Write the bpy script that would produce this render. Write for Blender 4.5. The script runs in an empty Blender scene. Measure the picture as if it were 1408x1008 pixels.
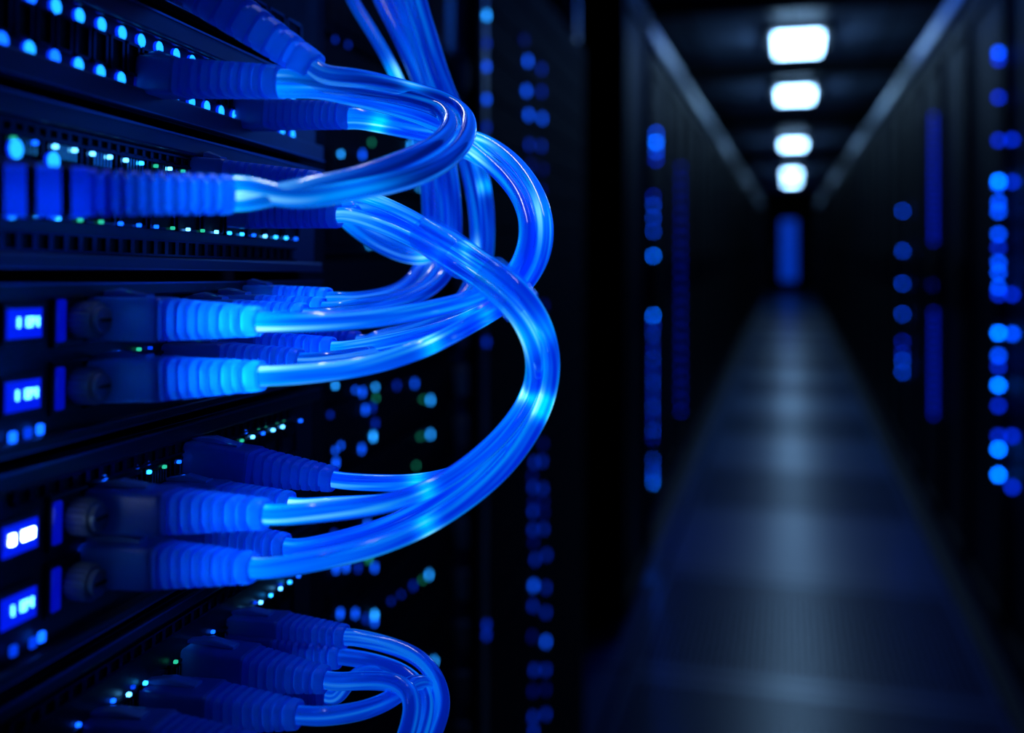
import bpy, bmesh, math, random
from mathutils import Vector, Matrix
random.seed(7)
SC = bpy.context.scene
COL = SC.collection
# ------------------------------------------------------------------ camera, world, exposure
F = 1408 * 35 / 36.0            # focal length in pixels
HZ = 337.0                      # row of the horizon
PHI = math.atan((1084 - 704) / F)   # the aisle runs along +Y, the camera is turned left of it
CAM = Vector((0, 0, 1.216))
cam = bpy.data.cameras.new('camera')
cam.lens = 35; cam.sensor_width = 36; cam.sensor_fit = 'HORIZONTAL'
cam.shift_y = -(504 - HZ) / 1408
cam.clip_start = 0.01; cam.clip_end = 100
cam.dof.use_dof = True; cam.dof.focus_distance = 0.298
cam.dof.aperture_fstop = 5.9
cam_o = bpy.data.objects.new('camera', cam); COL.objects.link(cam_o)
cam_o.location = CAM; cam_o.rotation_euler = (math.pi / 2, 0, PHI)
SC.camera = cam_o
FWD = Vector((-math.sin(PHI), math.cos(PHI), 0)); RGT = Vector((math.cos(PHI), math.sin(PHI), 0)); UPV = Vector((0, 0, 1))
w = bpy.data.worlds.new('world'); SC.world = w; w.use_nodes = True
w.node_tree.nodes['Background'].inputs[0].default_value = (0.05, 0.12, 0.4, 1)
w.node_tree.nodes['Background'].inputs[1].default_value = 0.01
vs = SC.view_settings
vs.view_transform = 'Standard'; vs.look = 'None'; vs.gamma = 1; vs.use_curve_mapping = False; vs.exposure = 0.0
SC.cycles.use_denoising = True
SC.cycles.max_bounces = 6; SC.cycles.transparent_max_bounces = 12
SC.cycles.sample_clamp_indirect = 4.0
SC.cycles.caustics_reflective = False; SC.cycles.caustics_refractive = False

def area(name, loc, to, size, col, power, sy=None):
    l = bpy.data.lights.new(name, 'AREA'); l.size = size; l.color = col; l.energy = power
    if sy: l.shape = 'RECTANGLE'; l.size_y = sy
    o = bpy.data.objects.new(name, l); COL.objects.link(o); o.location = loc
    o.rotation_euler = (Vector(to) - Vector(loc)).to_track_quat('-Z', 'Y').to_euler()
    return o

def cw(px, py, z):              # pixel + distance along the view -> world
    return CAM + FWD * z + RGT * ((px - 704) / F * z) + UPV * (-(py - HZ) / F * z)

# unseen blue and white fill lights added above the near rack and the aisle
area('blue_fill_front', cw(980, -260, 0.55), cw(330, 330, 0.3), 0.22, (0.004, 0.11, 1.0), 0.46, 0.5)
area('blue_fill_upper', cw(-60, -420, 0.35), cw(60, 120, 0.24), 0.08, (0.0, 0.035, 1.0), 0.14, 0.3)
area('white_streak_fill', cw(470, -620, 0.42), cw(600, 250, 0.28), 0.012, (0.8, 0.88, 1.0), 0.36, 0.5)  # added to draw white streaks along the cables
area('blue_aisle_fill', (0.3, 4.6, 2.35), (-0.1, 4.2, 0), 0.35, (0.02, 0.16, 1.0), 12, 3.0)

# ------------------------------------------------------------------ materials
def mat(name, base=(0.01, 0.01, 0.02), rough=0.4, metal=0.0, emit=None, es=0.0, coat=0.0, bump=None):
    m = bpy.data.materials.new(name); m.use_nodes = True
    nt = m.node_tree; b = nt.nodes['Principled BSDF']
    b.inputs['Base Color'].default_value = (*base, 1); b.inputs['Roughness'].default_value = rough
    b.inputs['Metallic'].default_value = metal; b.inputs['Coat Weight'].default_value = coat
    if emit:
        b.inputs['Emission Color'].default_value = (*emit, 1); b.inputs['Emission Strength'].default_value = es
    else:                        # subtle procedural wear on every plain material
        n = nt.nodes.new('ShaderNodeTexNoise'); n.inputs['Scale'].default_value = 60 if not bump else bump
        tc = nt.nodes.new('ShaderNodeTexCoord'); nt.links.new(tc.outputs['Object'], n.inputs['Vector'])
        mr = nt.nodes.new('ShaderNodeMapRange'); mr.inputs['To Min'].default_value = rough * 0.85; mr.inputs['To Max'].default_value = min(1, rough * 1.2)
        nt.links.new(n.outputs['Fac'], mr.inputs['Value']); nt.links.new(mr.outputs[0], b.inputs['Roughness'])
    return m

M = {}
M['dark_metal'] = mat('dark_metal', (0.006, 0.009, 0.02), 0.42, 0.3)
M['face'] = mat('painted_faceplate', (0.018, 0.022, 0.075), 0.38, 0.0)
M['face2'] = mat('black_faceplate', (0.006, 0.008, 0.018), 0.35, 0.0)
M['edge'] = mat('brushed_edge', (0.12, 0.16, 0.26), 0.3, 0.9)
M['hole'] = mat('port_cavity', (0.0015, 0.0015, 0.003), 0.7)
M['port'] = mat('port_frame', (0.02, 0.03, 0.06), 0.2, 0.8)
M['gold'] = mat('gold_contact', (0.55, 0.62, 0.5), 0.15, 1.0)
M['knob'] = mat('knurled_screw', (0.25, 0.29, 0.38), 0.4, 0.4)
M['clear'] = mat('clear_latch', (0.1, 0.25, 0.6), 0.08, 0.0, coat=1)
M['post'] = mat('rack_post_steel', (0.30, 0.38, 0.50), 0.36, 0.9)
M['frame'] = mat('door_frame_black', (0.004, 0.006, 0.012), 0.55, 0.0)
M['matte'] = mat('matte_black_bezel', (0.003, 0.004, 0.009), 0.7)
M['cab'] = mat('cabinet_black', (0.002, 0.003, 0.007), 0.6, 0.0)
for k_ in ('frame', 'cab', 'matte'): M[k_].node_tree.nodes['Principled BSDF'].inputs['Specular IOR Level'].default_value = 0.12
M['rail'] = mat('rail_aluminium', (0.42, 0.50, 0.62), 0.4, 0.15)
M['wall'] = mat('wall_dark', (0.006, 0.008, 0.014), 0.8)
M['lamp'] = mat('lamp_diffuser', (0.8, 0.8, 0.8), 0.5, emit=(0.30, 0.60, 1.0), es=17.0)
M['lampframe'] = mat('lamp_frame', (0.02, 0.025, 0.03), 0.6)
def led(name, col, s): M[name] = mat(name, (0.01, 0.02, 0.05), 0.3, emit=col, es=s)
led('led_cyan', (0.015, 0.30, 1.0), 5.5)
led('led_blue', (0.003, 0.09, 1.0), 3.2)
led('led_dim', (0.0, 0.05, 1.0), 0.9)
led('led_white', (0.08, 0.42, 1.0), 6)
led('led_halo', (0.0, 0.03, 1.0), 1.1)
led('die_cyan', (0.008, 0.24, 1.0), 2.8)
led('led_faint', (0.0, 0.03, 1.0), 0.28)
led('led_green', (0.02, 0.5, 0.3), 1.2)
led('led_far', (0.0, 0.07, 1.0), 10)
led('led_far_bright', (0.0, 0.12, 1.0), 24)
led('led_far_dim', (0.0, 0.03, 1.0), 4.5)
led('led_far_faint', (0.0, 0.02, 1.0), 1.6)
led('reflection_blue', (0.0, 0.006, 1.0), 0.4)
led('door_glow', (0.0, 0.07, 1.0), 0.42)

def display_mat():
    m = bpy.data.materials.new('display_screen'); m.use_nodes = True; nt = m.node_tree; b = nt.nodes['Principled BSDF']
    b.inputs['Base Color'].default_value = (0, 0.01, 0.1, 1); b.inputs['Roughness'].default_value = 0.2
    b.inputs['Emission Color'].default_value = (0.0, 0.012, 1.0, 1); b.inputs['Emission Strength'].default_value = 0.85
    return m
M['display'] = display_mat()
M['digit'] = mat('display_segment', (0, 0, 0), 0.3, emit=(0.08, 0.5, 1.0), es=5.5)
M['digit_white'] = mat('display_segment_bright', (0, 0, 0), 0.3, emit=(0.45, 0.75, 1.0), es=16)

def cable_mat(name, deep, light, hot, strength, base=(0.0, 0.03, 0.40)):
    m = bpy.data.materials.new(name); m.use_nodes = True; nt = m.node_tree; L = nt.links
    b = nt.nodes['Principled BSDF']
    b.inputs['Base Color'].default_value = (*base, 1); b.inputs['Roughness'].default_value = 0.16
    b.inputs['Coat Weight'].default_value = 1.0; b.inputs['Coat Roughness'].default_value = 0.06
    at = nt.nodes.new('ShaderNodeAttribute'); at.attribute_name = 'tube'
    oi = nt.nodes.new('ShaderNodeObjectInfo')
    ad = nt.nodes.new('ShaderNodeVectorMath'); ad.operation = 'ADD'
    sc = nt.nodes.new('ShaderNodeVectorMath'); sc.operation = 'SCALE'; sc.inputs[0].default_value = (7, 13, 29)
    L.new(oi.outputs['Random'], sc.inputs['Scale']); L.new(at.outputs['Vector'], ad.inputs[0]); L.new(sc.outputs[0], ad.inputs[1])
    n = nt.nodes.new('ShaderNodeTexNoise'); n.inputs['Scale'].default_value = 1.0; n.inputs['Detail'].default_value = 1.6; n.inputs['Roughness'].default_value = 0.55
    L.new(ad.outputs[0], n.inputs['Vector'])
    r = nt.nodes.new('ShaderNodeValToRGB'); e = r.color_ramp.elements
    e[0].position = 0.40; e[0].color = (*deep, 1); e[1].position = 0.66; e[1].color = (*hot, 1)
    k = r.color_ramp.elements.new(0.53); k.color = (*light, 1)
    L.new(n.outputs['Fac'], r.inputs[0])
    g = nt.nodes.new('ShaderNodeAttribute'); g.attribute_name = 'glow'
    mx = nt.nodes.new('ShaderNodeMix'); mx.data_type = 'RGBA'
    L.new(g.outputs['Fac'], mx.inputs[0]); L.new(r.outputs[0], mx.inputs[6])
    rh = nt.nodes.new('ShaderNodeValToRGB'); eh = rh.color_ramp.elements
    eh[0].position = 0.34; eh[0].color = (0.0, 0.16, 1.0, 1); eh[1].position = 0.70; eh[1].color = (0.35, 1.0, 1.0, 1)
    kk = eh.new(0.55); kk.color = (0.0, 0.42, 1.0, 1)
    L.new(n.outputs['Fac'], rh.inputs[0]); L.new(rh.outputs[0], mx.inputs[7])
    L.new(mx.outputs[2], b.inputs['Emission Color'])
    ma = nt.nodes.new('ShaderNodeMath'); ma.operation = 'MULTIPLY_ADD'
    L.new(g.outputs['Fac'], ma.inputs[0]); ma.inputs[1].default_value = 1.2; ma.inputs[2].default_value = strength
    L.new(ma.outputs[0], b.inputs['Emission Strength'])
    return m
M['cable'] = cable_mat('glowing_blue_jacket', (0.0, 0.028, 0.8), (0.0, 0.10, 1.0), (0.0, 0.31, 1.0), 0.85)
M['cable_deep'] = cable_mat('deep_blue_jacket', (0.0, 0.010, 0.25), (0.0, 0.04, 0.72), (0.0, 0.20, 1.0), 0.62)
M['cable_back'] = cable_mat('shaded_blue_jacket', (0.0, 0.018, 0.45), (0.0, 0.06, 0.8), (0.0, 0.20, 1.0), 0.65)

def boot_mat(name, col, tr):
    m = bpy.data.materials.new(name); m.use_nodes = True; nt = m.node_tree; L = nt.links
    b = nt.nodes['Principled BSDF']; out = nt.nodes['Material Output']
    b.inputs['Base Color'].default_value = (*col, 1); b.inputs['Roughness'].default_value = 0.33
    n = nt.nodes.new('ShaderNodeTexNoise'); n.inputs['Scale'].default_value = 500
    tc = nt.nodes.new('ShaderNodeTexCoord'); L.new(tc.outputs['Object'], n.inputs['Vector'])
    bp = nt.nodes.new('ShaderNodeBump'); bp.inputs['Strength'].default_value = 0.15; bp.inputs['Distance'].default_value = 0.0003
    L.new(n.outputs['Fac'], bp.inputs['Height']); L.new(bp.outputs[0], b.inputs['Normal'])
    t = nt.nodes.new('ShaderNodeBsdfTranslucent'); t.inputs[0].default_value = (0.05, 0.5, 1.0, 1)
    mx = nt.nodes.new('ShaderNodeMixShader'); mx.inputs[0].default_value = tr
    L.new(b.outputs[0], mx.inputs[1]); L.new(t.outputs[0], mx.inputs[2]); L.new(mx.outputs[0], out.inputs[0])
    return m
M['boot'] = boot_mat('translucent_blue_boot', (0.03, 0.16, 0.75), 0.4)
M['plug'] = boot_mat('blue_plug_plastic', (0.02, 0.075, 0.38), 0.2)
M['sleeve'] = boot_mat('clear_blue_sleeve', (0.02, 0.2, 0.9), 0.6)

def sleeve_mat():
    m = bpy.data.materials.new('clear_sleeve'); m.use_nodes = True; nt = m.node_tree; L = nt.links
    b = nt.nodes['Principled BSDF']; out = nt.nodes['Material Output']
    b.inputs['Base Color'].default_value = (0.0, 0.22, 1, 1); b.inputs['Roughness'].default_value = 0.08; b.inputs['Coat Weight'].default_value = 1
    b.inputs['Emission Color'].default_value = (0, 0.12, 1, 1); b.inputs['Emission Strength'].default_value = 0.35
    t = nt.nodes.new('ShaderNodeBsdfTransparent'); t.inputs[0].default_value = (0.75, 0.93, 1, 1)
    mx = nt.nodes.new('ShaderNodeMixShader'); mx.inputs[0].default_value = 0.78
    L.new(b.outputs[0], mx.inputs[1]); L.new(t.outputs[0], mx.inputs[2]); L.new(mx.outputs[0], out.inputs[0])
    return m
M['sleeve'] = sleeve_mat()

# floor: raised tiles, every other row perforated, glossy
def floor_mat():
    m = bpy.data.materials.new('raised_floor_tiles'); m.use_nodes = True; nt = m.node_tree; L = nt.links; N = nt.nodes.new
    b = nt.nodes['Principled BSDF']
    tc = N('ShaderNodeTexCoord'); sp = N('ShaderNodeSeparateXYZ'); L.new(tc.outputs['Object'], sp.inputs[0])
    def mth(op, a, bb=None, c=None):
        k = N('ShaderNodeMath'); k.operation = op
        for i, v in enumerate((a, bb, c)):
            if v is None: continue
            if isinstance(v, (int, float)): k.inputs[i].default_value = v
            else: L.new(v, k.inputs[i])
        return k.outputs[0]
    P = 0.915
    yy = mth('DIVIDE', mth('ADD', sp.outputs[1], -2.84 + 9.15), P)
    fy = mth('FRACT', yy); iy = mth('FLOOR', yy)
    odd = mth('MODULO', iy, 2.0)
    # distance from tile borders
    ey = mth('MULTIPLY', mth('MINIMUM', fy, mth('SUBTRACT', 1.0, fy)), P)
    ax = mth('ABSOLUTE', mth('SUBTRACT', sp.outputs[0], 0.05))
    ex = mth('SUBTRACT', 0.50, ax)
    inner = mth('MULTIPLY', mth('GREATER_THAN', ey, 0.062), mth('GREATER_THAN', ex, 0.03))
    seam = mth('MAXIMUM', mth('LESS_THAN', ey, 0.006), mth('LESS_THAN', mth('ABSOLUTE', ex), 0.006))
    hx = mth('ABSOLUTE', mth('SUBTRACT', mth('FRACT', mth('MULTIPLY', sp.outputs[0], 50.0)), 0.5))
    hy = mth('ABSOLUTE', mth('SUBTRACT', mth('FRACT', mth('MULTIPLY', sp.outputs[1], 36.0)), 0.5))
    hole = mth('MULTIPLY', mth('LESS_THAN', hx, 0.31), mth('LESS_THAN', hy, 0.36))
    perf = mth('MULTIPLY', mth('MULTIPLY', inner, hole), mth('GREATER_THAN', mth('ADD', odd, 0.0), -1.0))
    perf = mth('MULTIPLY', perf, mth('MAXIMUM', mth('LESS_THAN', odd, 0.5), mth('LESS_THAN', sp.outputs[1], 2.84)))
    dark = mth('MAXIMUM', perf, seam)
    mx = N('ShaderNodeMix'); mx.data_type = 'RGBA'; L.new(dark, mx.inputs[0])
    mx.inputs[6].default_value = (0.03, 0.09, 0.26, 1); mx.inputs[7].default_value = (0.002, 0.002, 0.004, 1)
    L.new(mx.outputs[2], b.inputs['Base Color'])
    ro = mth('ADD', 0.28, mth('MULTIPLY', dark, 0.5)); L.new(ro, b.inputs['Roughness'])
    sp2 = mth('SUBTRACT', 0.8, mth('MULTIPLY', dark, 0.75)); L.new(sp2, b.inputs['Specular IOR Level'])
    return m
M['floor'] = floor_mat()

def ceil_mat():
    m = bpy.data.materials.new('ceiling_panels'); m.use_nodes = True; nt = m.node_tree; L = nt.links
    b = nt.nodes['Principled BSDF']; b.inputs['Roughness'].default_value = 0.45
    tc = nt.nodes.new('ShaderNodeTexCoord'); br = nt.nodes.new('ShaderNodeTexBrick')
    br.offset = 0; br.inputs['Scale'].default_value = 1; br.inputs['Brick Width'].default_value = 0.6; br.inputs['Row Height'].default_value = 0.6
    br.inputs['Mortar Size'].default_value = 0.012
    br.inputs['Color1'].default_value = (0.16, 0.22, 0.34, 1); br.inputs['Color2'].default_value = (0.22, 0.30, 0.44, 1); br.inputs['Mortar'].default_value = (0.01, 0.01, 0.015, 1)
    L.new(tc.outputs['Object'], br.inputs['Vector']); L.new(br.outputs['Color'], b.inputs['Base Color'])
    return m
M['ceiling'] = ceil_mat()

def mesh_mat():                  # perforated door sheet
    m = bpy.data.materials.new('perforated_door_sheet'); m.use_nodes = True; nt = m.node_tree; L = nt.links; b = nt.nodes['Principled BSDF']
    tc = nt.nodes.new('ShaderNodeTexCoord'); v = nt.nodes.new('ShaderNodeTexVoronoi'); v.inputs['Scale'].default_value = 120; v.inputs['Randomness'].default_value = 0
    L.new(tc.outputs['Object'], v.inputs['Vector'])
    r = nt.nodes.new('ShaderNodeValToRGB'); r.color_ramp.elements[0].color = (0.001, 0.001, 0.002, 1); r.color_ramp.elements[1].color = (0.004, 0.006, 0.012, 1)
    r.color_ramp.elements[0].position = 0.3; r.color_ramp.elements[1].position = 0.4
    L.new(v.outputs['Distance'], r.inputs[0]); L.new(r.outputs[0], b.inputs['Base Color']); b.inputs['Roughness'].default_value = 0.6; b.inputs['Specular IOR Level'].default_value = 0.15
    return m
M['mesh'] = mesh_mat()

# ------------------------------------------------------------------ mesh helpers
def box(bm, x0, x1, y0, y1, z0, z1, bev=0.0):
    if x0 > x1: x0, x1 = x1, x0
    if y0 > y1: y0, y1 = y1, y0
    if z0 > z1: z0, z1 = z1, z0
    r = bmesh.ops.create_cube(bm, size=1)
    for v in r['verts']:
        v.co = Vector(((x0 + x1) / 2 + v.co.x * (x1 - x0), (y0 + y1) / 2 + v.co.y * (y1 - y0), (z0 + z1) / 2 + v.co.z * (z1 - z0)))
    if bev:
        es = list({e for v in r['verts'] for e in v.link_edges})
        bmesh.ops.bevel(bm, geom=es, offset=bev, segments=2, affect='EDGES', profile=0.5)
def cyl(bm, c, axis, r, h, n=20, r2=None):
    res = bmesh.ops.create_cone(bm, cap_ends=True, segments=n, radius1=r, radius2=r if r2 is None else r2, depth=h)
    q = Vector((0, 0, 1)).rotation_difference(Vector(axis)).to_matrix().to_4x4()
    bmesh.ops.transform(bm, matrix=Matrix.Translation(Vector(c)) @ q, verts=res['verts'])
def to_mesh(name, bm, m, smooth=False):
    bmesh.ops.recalc_face_normals(bm, faces=bm.faces)
    me = bpy.data.meshes.new(name); bm.to_mesh(me); bm.free(); me.materials.append(m)
    if smooth: me.polygons.foreach_set('use_smooth', [True] * len(me.polygons))
    return me
def link(name, me, parent=None, loc=None):
    o = bpy.data.objects.new(name, me); COL.objects.link(o)
    if parent: o.parent = parent
    if loc is not None: o.location = loc
    return o
def obj(name, bm, m, parent=None, smooth=False): return link(name, to_mesh(name, bm, m, smooth), parent)
def tag(o, label, cat, group=None):
    o['label'] = label; o['category'] = cat
    if group: o['group'] = group
    return o
def thing(name, label, cat, loc=(0, 0, 0), rot=None, group=None):
    o = bpy.data.objects.new(name, None); COL.objects.link(o); o.empty_display_size = 0.05
    if rot is not None: o.matrix_world = Matrix.Translation(Vector(loc)) @ rot
    else: o.location = loc
    return tag(o, label, cat, group)
def structure(name, bm, m, parent=None):
    o = obj(name, bm, m, parent)
    if not parent: o['kind'] = 'structure'
    return o
def dup(root, loc, label=None, group=None, swap=None):
    r = root.copy(); COL.objects.link(r); r.location = loc
    if label: r['label'] = label
    if group: r['group'] = group
    for ch in list(root.children):
        c = ch.copy(); COL.objects.link(c); c.parent = r
    return r

# ------------------------------------------------------------------ room shell
XL, XR, Y0, Y1, HC = -1.7, 1.75, -2.6, 26.5, 2.59
b = bmesh.new(); box(b, XL, XR, Y0, Y1, -0.1, 0); structure('floor', b, M['floor'])
b = bmesh.new(); box(b, XL, XR, Y0, Y1, HC, HC + 0.1); structure('ceiling', b, M['ceiling'])
b = bmesh.new(); box(b, XL - 0.1, XL, Y0, Y1, 0, HC); structure('wall_left', b, M['wall'])
b = bmesh.new(); box(b, XR, XR + 0.1, Y0, Y1, 0, HC); structure('wall_right', b, M['wall'])
b = bmesh.new(); box(b, XL, XR, Y1, Y1 + 0.1, 0, HC); structure('wall_end', b, M['wall'])
b = bmesh.new(); box(b, XL, XR, Y0 - 0.1, Y0, 0, HC); structure('wall_back', b, M['wall'])
b = bmesh.new(); box(b, -0.45, 0.55, Y1 - 0.04, Y1, 0, 2.1, 0.005); dr = structure('door_1', b, M['cab'])
b = bmesh.new(); box(b, -0.17, 0.19, Y1 - 0.055, Y1 - 0.04, 0.32, 1.85, 0.002); obj('door_pane', b, M['door_glow'], dr)
b = bmesh.new(); box(b, -0.32, -0.29, Y1 - 0.09, Y1 - 0.04, 0.9, 1.1, 0.004); obj('door_handle', b, M['rail'], dr)
# dark beams across the ceiling
for i, y in enumerate((1.2, 3.4, 5.6, 7.85, 11.2, 16.0, 20.3)):
    b = bmesh.new(); box(b, XL, XR, y - 0.06, y + 0.06, HC - 0.09, HC, 0.005); structure('trim_%d' % (i + 1), b, M['wall'])

# ceiling lamps
lampY = [6.75, 9.05, 13.5, 18.9, 21.6]
fr = bmesh.new()
for s in (-1, 1):
    box(fr, -0.19, 0.19, s * 0.30 - 0.02, s * 0.30 + 0.02, -0.02, 0.03)
    box(fr, s * 0.17 - 0.02, s * 0.17 + 0.02, -0.28, 0.28, -0.02, 0.03)
frm = to_mesh('lamp_frame', fr, M['lampframe'])
df = bmesh.new(); box(df, -0.14, 0.14, -0.26, 0.26, -0.06, -0.005); dfm = to_mesh('diffuser', df, M['lamp'])
lamp_labels = [
    'nearest and largest glowing square ceiling lamp in the aisle', 'second glowing ceiling lamp down the aisle, under the largest one', 'third glowing ceiling lamp down the aisle, smaller and dimmer',
    'fourth ceiling lamp far down the aisle, touching the last one', 'farthest ceiling lamp, faint, just above the blue door']
for y, lb in zip(lampY, lamp_labels):
    t = thing('ceiling_lamp', lb, 'lamp', (0.06, y, HC - 0.03), group='square lamps down the aisle ceiling')
    link('lamp_frame', frm, t); link('diffuser', dfm, t)

# ------------------------------------------------------------------ frames of reference for the near racks
def frame(vx, vy):
    u = (FWD + RGT * ((vx - 704) / F) + UPV * (-(vy - HZ) / F)).normalized()
    h = Vector((u.x, u.y, 0)).normalized()
    n = Vector((h.y, -h.x, 0))
    up = n.cross(u).normalized()
    return u, n, up
U, NN, UP = frame(1000, 380)      # the near switches sag a little towards the far end
PW = 0.16
O0 = CAM - NN * PW
U2, N2, _ = frame(1000, HZ)
R1 = Matrix((( U.x, -NN.x, UP.x), (U.y, -NN.y, UP.y), (U.z, -NN.z, UP.z))).to_4x4()
R2 = Matrix(((U2.x, -N2.x, 0), (U2.y, -N2.y, 0), (0, 0, 1))).to_4x4()
def face(px, py, o=O0, n=NN, u=U, up=UP):     # pixel -> (s, t) on the rack face
    d = FWD + RGT * ((px - 704) / F) + UPV * (-(py - HZ) / F)
    k = (o - CAM).dot(n) / d.dot(n); p = CAM + d * k - o
    return p.dot(u), p.dot(up)
def tt(y0): return face(0, y0)[1]
def ss(px): return face(px, 380)[0]
S1 = ss(432); S0 = S1 - 0.445
def P1(s, t, d=0.0): return O0 + U * s + UP * t + NN * d

# ------------------------------------------------------------------ small parts shared by the devices
def port_meshes(w_, h_, nm):
    b = bmesh.new(); a, c = w_ / 2, h_ / 2; e = 0.0008
    box(b, -a, a, -0.0012, 0.0, c - e, c); box(b, -a, a, -0.0012, 0.0, -c, -c + e)
    box(b, -a, -a + e, -0.0012, 0.0, -c, c); box(b, a - e, a, -0.0012, 0.0, -c, c)
    box(b, -a + e, a - e, -0.0002, 0.0, -c + e, c - e)
    m = to_mesh(nm, b, M['port']); m.materials.append(M['hole'])
    for f in m.polygons:
        if abs(f.center.x) < a - e * 1.5 and abs(f.center.z) < c - e * 1.5: f.material_index = 1
    return m
def contacts_mesh(w_):
    b = bmesh.new()
    for i in range(6): x = (i - 2.5) * w_ / 8; box(b, x - 0.0003, x + 0.0003, -0.0014, -0.0008, 0.001, 0.0045)
    return to_mesh('contacts', b, M['gold'])
port_m = port_meshes(0.0130, 0.0118, 'port'); cont_m = contacts_mesh(0.011)
slot_m = port_meshes(0.0060, 0.0090, 'slot')
def halo_mesh(name, m, r):        # bright die; the camera bloom around it is painted as a glowing disc
    b = bmesh.new(); cyl(b, (0, -0.0005, 0), (0, 1, 0), r, 0.001, 16); cyl(b, (0, -0.0012, 0), (0, 1, 0), r * 0.24, 0.0006, 12)
    me = to_mesh(name, b, M['led_halo']); me.materials.append(M['die_cyan'] if m.name == 'led_cyan' else m)
    for f in me.polygons:
        if f.center.y < -0.00091 and (f.center.x ** 2 + f.center.z ** 2) ** .5 < r * 0.27: f.material_index = 1
    return me
def led_mesh(name, m, w_=0.0018, h_=0.0018, d=0.0012):
    b = bmesh.new(); box(b, -w_ / 2, w_ / 2, -d, 0.0, -h_ / 2, h_ / 2, min(w_, h_) * 0.25); return to_mesh(name, b, m)
leds = {k: halo_mesh('status_light', M[k], 0.0019) for k in ('led_cyan', 'led_blue', 'led_dim', 'led_white', 'led_green')}
leds_spot = {k: led_mesh('status_light', M[k], 0.0020, 0.0026) for k in leds}
leds_sm = {k: led_mesh('status_light', M[k], 0.0011, 0.0010) for k in leds}
leds_round = {k: halo_mesh('status_light', M[k], 0.0023) for k in leds}
leds_big = {k: led_mesh('status_light', M[k], 0.0036, 0.0045) for k in ('led_cyan', 'led_blue', 'led_dim', 'led_white', 'led_green')}

def chassis(t, W, H, D=0.34, matf='face', lip_top=0.004, lip_bot=0.003, lipmat='edge'):
    b = bmesh.new(); box(b, 0.006, W - 0.006, 0.0015, D, 0.0008, H - 0.0008, 0.001); obj('chassis', b, M['dark_metal'], t)
    b = bmesh.new(); box(b, 0, W, 0, 0.002, 0, H, 0.0005)
    # raised bands along the top and bottom of the faceplate
    box(b, 0, W, -0.0035, 0.0, H - lip_top, H, 0.0007); box(b, 0, W, -0.0035, 0.0, 0, lip_bot, 0.0007)
    obj('faceplate', b, M[matf], t)
    b = bmesh.new(); box(b, 0, W, -0.0039, -0.0034, H - 0.0008, H - 0.0002); box(b, 0, W, -0.0039, -0.0034, 0.0002, 0.0006); obj('edge_strip', b, M[lipmat], t)

def vent(t, x0, x1, z, h, pitch):
    b = bmesh.new(); x = x0
    while x < x1:
        box(b, x, x + pitch * 0.32, -0.0012, 0.0, z - h / 2, z + h / 2); x += pitch
    box(b, x0, x1, -0.0016, 0, z + h / 2, z + h / 2 + 0.0006); box(b, x0, x1, -0.0016, 0, z - h / 2 - 0.0006, z - h / 2)
    obj('vent_grille', b, M['port'], t)
    b = bmesh.new(); box(b, x0, x1, -0.0003, 0.0001, z - h / 2, z + h / 2); obj('vent_backing', b, M['hole'], t)

def screw_knob(t, x, z, r=0.0042):
    b = bmesh.new()
    cyl(b, (x, -0.0035, z), (0, 1, 0), r, 0.007, 24); cyl(b, (x, -0.0075, z), (0, 1, 0), r * 0.78, 0.002, 24)
    for k in range(18):
        a = k * math.tau / 18; cyl(b, (x + math.cos(a) * r, -0.0035, z + math.sin(a) * r), (0, 1, 0), r * 0.11, 0.006, 6)
    o = obj('thumb_screw', b, M['knob'], t)
    b = bmesh.new(); box(b, x - r * 0.55, x + r * 0.55, -0.0089, -0.0084, z - 0.0004, z + 0.0004); obj('screw_slot', b, M['hole'], o)

def digit_mesh(w_, h_, pat):      # seven-segment digit, segments a b c d e f g
    b = bmesh.new(); e = w_ * 0.22
    seg = {'a': (-w_/2, w_/2, h_/2 - e, h_/2), 'd': (-w_/2, w_/2, -h_/2, -h_/2 + e), 'g': (-w_/2, w_/2, -e/2, e/2),
           'f': (-w_/2, -w_/2 + e, 0, h_/2), 'b': (w_/2 - e, w_/2, 0, h_/2), 'e': (-w_/2, -w_/2 + e, -h_/2, 0), 'c': (w_/2 - e, w_/2, -h_/2, 0)}
    for k in pat: x0, x1, z0, z1 = seg[k]; box(b, x0, x1, -0.0004, 0, z0, z1)
    return b

def status_row(t, xs, z, kinds, big=False, depth=0.0, sm=False):
    for x, k in zip(xs, kinds):
        if k is None: continue
        link('status_light', (leds_big if big else leds_sm if sm else leds)[k], t, (x, -depth, z))

PITCH = 0.0145
sB = ss(132)                      # column of the nearest plugs
def columns(lo, hi, pitch=PITCH, ref=None):
    ref = sB if ref is None else ref
    k0 = math.ceil((lo - ref) / pitch); k1 = math.floor((hi - ref) / pitch)
    return [ref + k * pitch for k in range(k0, k1 + 1)]

def device(label, ya, yb, build, matf='face', **kw):
    za, zb = tt(yb), tt(ya)
    t = thing('network_switch', label, 'network switch', P1(S0, za), R1, 'switches in the near rack')
    chassis(t, S1 - S0, zb - za, matf=matf, **kw)
    build(t, lambda s: s - S0, lambda y0: tt(y0) - za)
    return t
VIS0 = ss(-90)
# top unit, mostly above the frame
def bd(t, X, Z):
    for s in columns(VIS0, S1 - 0.02): link('port', port_m, t, (X(s), 0, Z(-170)))
    vent(t, X(VIS0), X(S1 - 0.03), Z(-118), 0.004, 0.005)
device('topmost switch cut by the upper edge, a long plug angling down from it', -330, -98, bd, matf='cab')
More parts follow.
